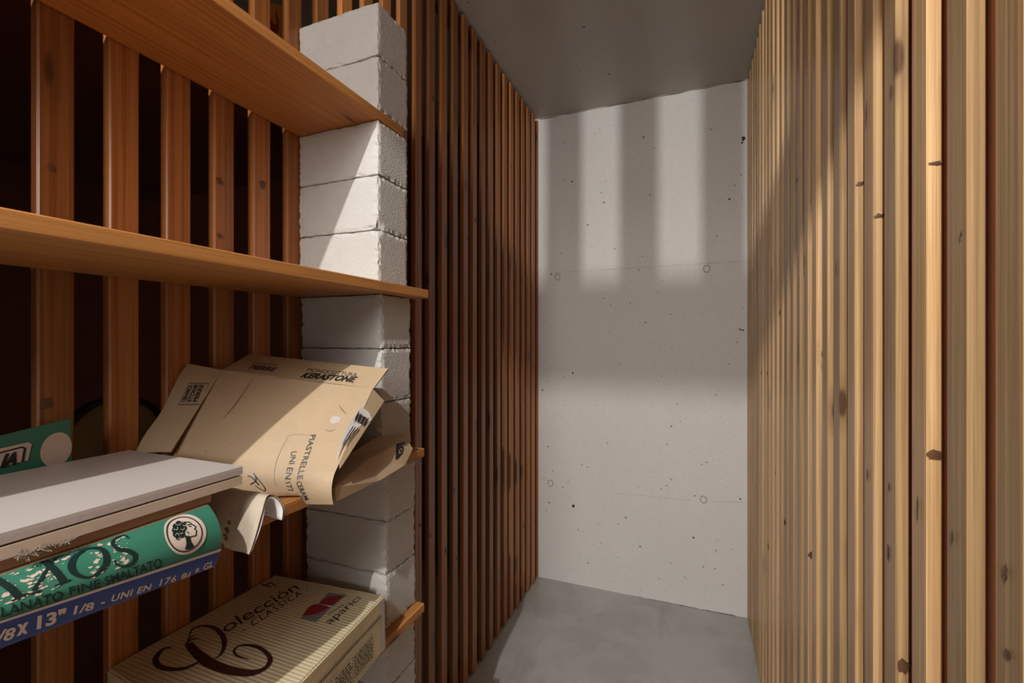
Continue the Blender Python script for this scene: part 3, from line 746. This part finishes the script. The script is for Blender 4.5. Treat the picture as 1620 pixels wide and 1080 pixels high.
bm = bmesh.new(); bm.from_mesh(me); bmesh.ops.recalc_face_normals(bm, faces=bm.faces)
bmesh.ops.bevel(bm, geom=list(bm.edges), offset=.0013, segments=2, affect='EDGES')
bm.to_mesh(me); bm.free()
cr = obj('cardboard_carton', me, M_card)
tag(cr, 'crushed brown carton piece with small black spiral logo, wedged against the pillar', 'carton')
S_c = bil(V[13], V[3], V[7], V[7].lerp(V[6], .35))
n0 = [(631, 699), (641, 698), (638, 722), (624, 727)]
Sc2 = bil(V[13].lerp(V[3], 0), V[3], V[7], V[13].lerp(V[7], .999))
pl_n = (V[7] - V[13]).cross(V[3] - V[13]).normalized()
def on_plane(x, y):
    r = ray(x, y); o_ = Vector((0, 0, H)); d = (V[13] - o_).dot(pl_n) / r.dot(pl_n); return o_ + r * d
qa, qb, qc, qd = on_plane(627, 702), on_plane(641, 698), on_plane(638, 721), on_plane(625, 727)
S_lg = bil(qa, qb, qc, qd)
decal('spiral_logo', S_lg, [([(0, 0), (1, 0), (1, .16), (0, .16)], [(0, 1, 2, 3)], 0), ([(0, .1), (.22, .1), (.16, 1), (0, 1)], [(0, 1, 2, 3)], 0),
      (*stroke2d([(.52 + .3 * math.cos(a), .55 + .26 * math.sin(a)) for a in [2 * math.pi * i / 24 for i in range(24)]], .16, True), 0), (*ellipse2d(.55, .55, .12, .1, 12), 0),
      ([(.1, .82), (.6, .84), (.45, .98), (.1, 1)], [(0, 1, 2, 3)], 0)], [M_ink], cr, .0008, 0)

# ------------------------------------------------------------------ cream tile carton on the lowest visible shelf
zc, zs = -.450, -.5396
c_tr, c_br_, c_bl, c_fl = P(-.508, .668, zc), P(-.7485, .648, zc), P(-.7485, .376, zc), P(-.468, .352, zc)
S_ct = bil(c_bl, c_br_, c_tr, c_fl)         # s along the length (far = 1), t from the back to the front
cb = tag(empty('tile_carton', (-.62, .51, zs + H)), 'cream tile carton with brown script and red and grey logo on the lowest shelf', 'carton')
def low(v, dx=0., dy=0.): return Vector((v.x + dx, v.y + dy, zs + H))
bm = bmesh.new()
top = [c_bl, c_br_, c_tr, c_fl]; bot = [low(c_bl), low(c_br_), low(c_tr, .006, -.004), low(c_fl, .002)]
tv = [bm.verts.new(v) for v in top]; bv = [bm.verts.new(v) for v in bot]
ft = bm.faces.new(tv); bm.faces.new(bv[::-1])
for i in range(4): bm.faces.new((tv[i], bv[i], bv[(i + 1) % 4], tv[(i + 1) % 4]))
bmesh.ops.recalc_face_normals(bm, faces=bm.faces)
bmesh.ops.bevel(bm, geom=list(bm.edges), offset=.0022, segments=3, affect='EDGES')
for f in bm.faces: f.material_index = 0 if f.normal.z > .5 else 1
me = bpy.data.meshes.new('box'); bm.to_mesh(me); bm.free()
body = obj('carton_body', me, [M_cream, M_cream_side], cb)
LOc, HIc = (-.4, -.1), (1.1, 1.1)
def pc(txt, a, b_, c, sh=0., bo=0., sp=1., mi=0): return place(text2d(txt, sh, bo, sp), S_ct, a, b_, c, mi, LOc, HIc)
pst = lambda p, wd, n=8: pxshape(p, wd, S_ct, 0, False, LOc, HIc, aspect=.9, n=n)
L = [pc('olección', (357, 1002), (474, 931), (347.5, 988.5), 0, .0, .96)]
# large swash initial
L.append(pst([(318, 1045), (290, 1058), (255, 1056), (246, 1041), (259, 1026), (272, 1024)], [.012, .022, .026, .024, .014, .006]))
L.append(pst([(272, 1024), (258, 1029), (250, 1041)], [.006, .006, .006]))
L.append(pst([(298, 1018), (310, 1032), (330, 1048), (360, 1060), (395, 1065), (418, 1058), (427, 1046), (424, 1036), (412, 1026), (395, 1021), (378, 1022), (370, 1030), (376, 1038), (393, 1043)],
             [.036, .044, .052, .048, .040, .028, .024, .020, .020, .018, .014, .012, .010, .004]))
L.append(pst([(299, 1008), (305, 995), (322, 990), (340, 994), (352, 1006), (355, 1020), (350, 1034), (340, 1042)], [.004, .012, .016, .022, .024, .022, .016, .008]))
L.append(pst([(293, 1020), (303, 1012), (318, 1010)], [.012, .014, .004])); L.append(pst([(297, 1016), (300, 1009), (312, 1004)], [.010, .012, .003]))
L.append(pst([(412, 923), (420, 926), (428, 922), (437, 929)], [.004, .016, .012, .003])); L.append(pst([(419, 929), (424, 927), (430, 930)], [.003, .010, .003]))
decal('script_lettering', S_ct, L, [M_brownink], body, .0006)
decal('small_capitals', S_ct, [pc('- CLASSICA -', (385, 1001), (489, 933), (380, 992), 0, 0, 1.25)], [M_brownink], body, .0006)
lg = decal('square_logo', S_ct, [polyshape([(474, 978), (503, 956), (524, 961), (500, 984)], S_ct, 0, LOc, HIc), polyshape([(503, 955), (519, 938), (549, 941), (527, 958.5)], S_ct, 0, LOc, HIc)], [M_greyp], body, .0005)
def arcpoly(pts): q = smooth_path(pts, 6); return polyshape(q, S_ct, 0, LOc, HIc)
decal('red_leaf', S_ct, [arcpoly([(478, 974), (494, 957), (519, 960.5), (506, 969), (492, 973), (478, 974)]), arcpoly([(505, 953.5), (515, 946), (527, 943), (542, 943.5), (535, 950), (524, 957.5), (505, 953.5)])], [M_red], lg, .0009)
decal('maker_lettering', S_ct, [pc('aparici', (522, 988), (572, 946.5), (511.5, 982.5), 0, -.004, 1.), pc('ceramica', (520, 972.5), (545, 957), (517.5, 970.5), 0, 0, 1.)], [M_ink], body, .0006)
# front side: perforation, printed panel, tape at the far end
fa, fb, fc, fd = c_fl, c_tr, low(c_tr, .006, -.004), low(c_fl, .002)
S_cf = bil(fa, fb, fc, fd); L = []
for i in range(64):
    s = .10 + .85 * i / 64; L.append(([(s, .27), (s + .007, .27), (s + .011, .33), (s + .004, .33)], [(0, 1, 2, 3)], 0))
decal('perforation', S_cf, L, [M_inkworn], body, .0007, 0)
L = []; rnd = random.Random(2)
for c_, (s0, s1) in enumerate(((.30, .52), (.55, .68), (.70, .86))):
    for r_ in range(7):
        s = s0
        while s < s1 - .01:
            e = min(s1, s + rnd.uniform(.008, .026)); t = .50 + .055 * r_; L.append(([(s, t), (e, t), (e, t + .028), (s, t + .028)], [(0, 1, 2, 3)], 0)); s = e + .006
    for a, b_ in (((s0 - .01, .46), (s1 + .005, .46)), ((s0 - .01, .92), (s1 + .005, .92))): L.append((*stroke2d([a, b_], .006), 0))
    for s in (s0 - .01, s1 + .005): L.append((*stroke2d([(s, .46), (s, .92)], .002), 0))
decal('spec_table', S_cf, L, [M_greenink], body, .0006, 0)
decal('edge_tape', S_cf, [([(.955, .02), (.985, .02), (.985, .98), (.955, .98)], [(0, 1, 2, 3)], 0)], [M_tile], body, .0005, 0)

# ------------------------------------------------------------------ neighbour's things seen through the slats
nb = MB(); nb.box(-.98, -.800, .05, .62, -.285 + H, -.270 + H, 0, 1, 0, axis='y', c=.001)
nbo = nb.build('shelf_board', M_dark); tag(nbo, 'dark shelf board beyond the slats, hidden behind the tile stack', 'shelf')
cD = at_x(186, 700, -.83); R = .072; cD.z = max(cD.z, -.270 + H + R + .001); v = []; f = []; N = 40
dr = tag(empty('round_tin', (-.84, cD.y, -.27 + H)), 'round yellowish tin lid with a dark rim, standing beyond the slats behind the green card', 'tin')
def ringm(r0, r1, x0, x1):
    v = []; f = []
    for i in range(N):
        a = 2 * math.pi * i / N; c_, s_ = math.cos(a), math.sin(a)
        for r, x in ((r0, x0), (r1, x0), (r1, x1), (r0, x1)): v.append((x, cD.y + r * c_, cD.z + r * s_))
    for i in range(N):
        j = (i + 1) % N
        for k in range(4): f.append((4 * i + k, 4 * i + (k + 1) % 4, 4 * j + (k + 1) % 4, 4 * j + k))
    return v, f
v, f = ringm(R - .006, R, -.845, -.825); obj('rim', mesh(v, f), M_ink, dr)
v, f = ringm(.0005, R - .006, -.842, -.836); obj('lid_disc', mesh(v, f), M_skin, dr)
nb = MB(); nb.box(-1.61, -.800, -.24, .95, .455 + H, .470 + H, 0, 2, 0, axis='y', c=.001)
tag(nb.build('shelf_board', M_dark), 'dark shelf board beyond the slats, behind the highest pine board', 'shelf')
a, b_, c_, d_ = at_x(427, 3, -.80), at_x(446, 9, -.80), at_x(446, 56, -.80), at_x(415, 56, -.80)
yb = P(-.80, d_.y, .4702); yc = P(-.80, c_.y + .02, .4702)
S_y = bil(a, b_, yc, yb)
yo = sheet('yellow_card', S_y, 4, 6, .003, [M_yellow, M_card_edge, M_yellow], None, flip=False)
tag(yo, 'orange-yellow card with a red letter, leaning beyond the slats above the highest shelf', 'card')
decal('red_lettering', S_y, [pxshape([(425, 34), (434, 46), (440, 40), (436, 20)], .09, S_y, 0, False, (-.1, -.1), (1.1, 1.1))], [M_red], yo, .0006)
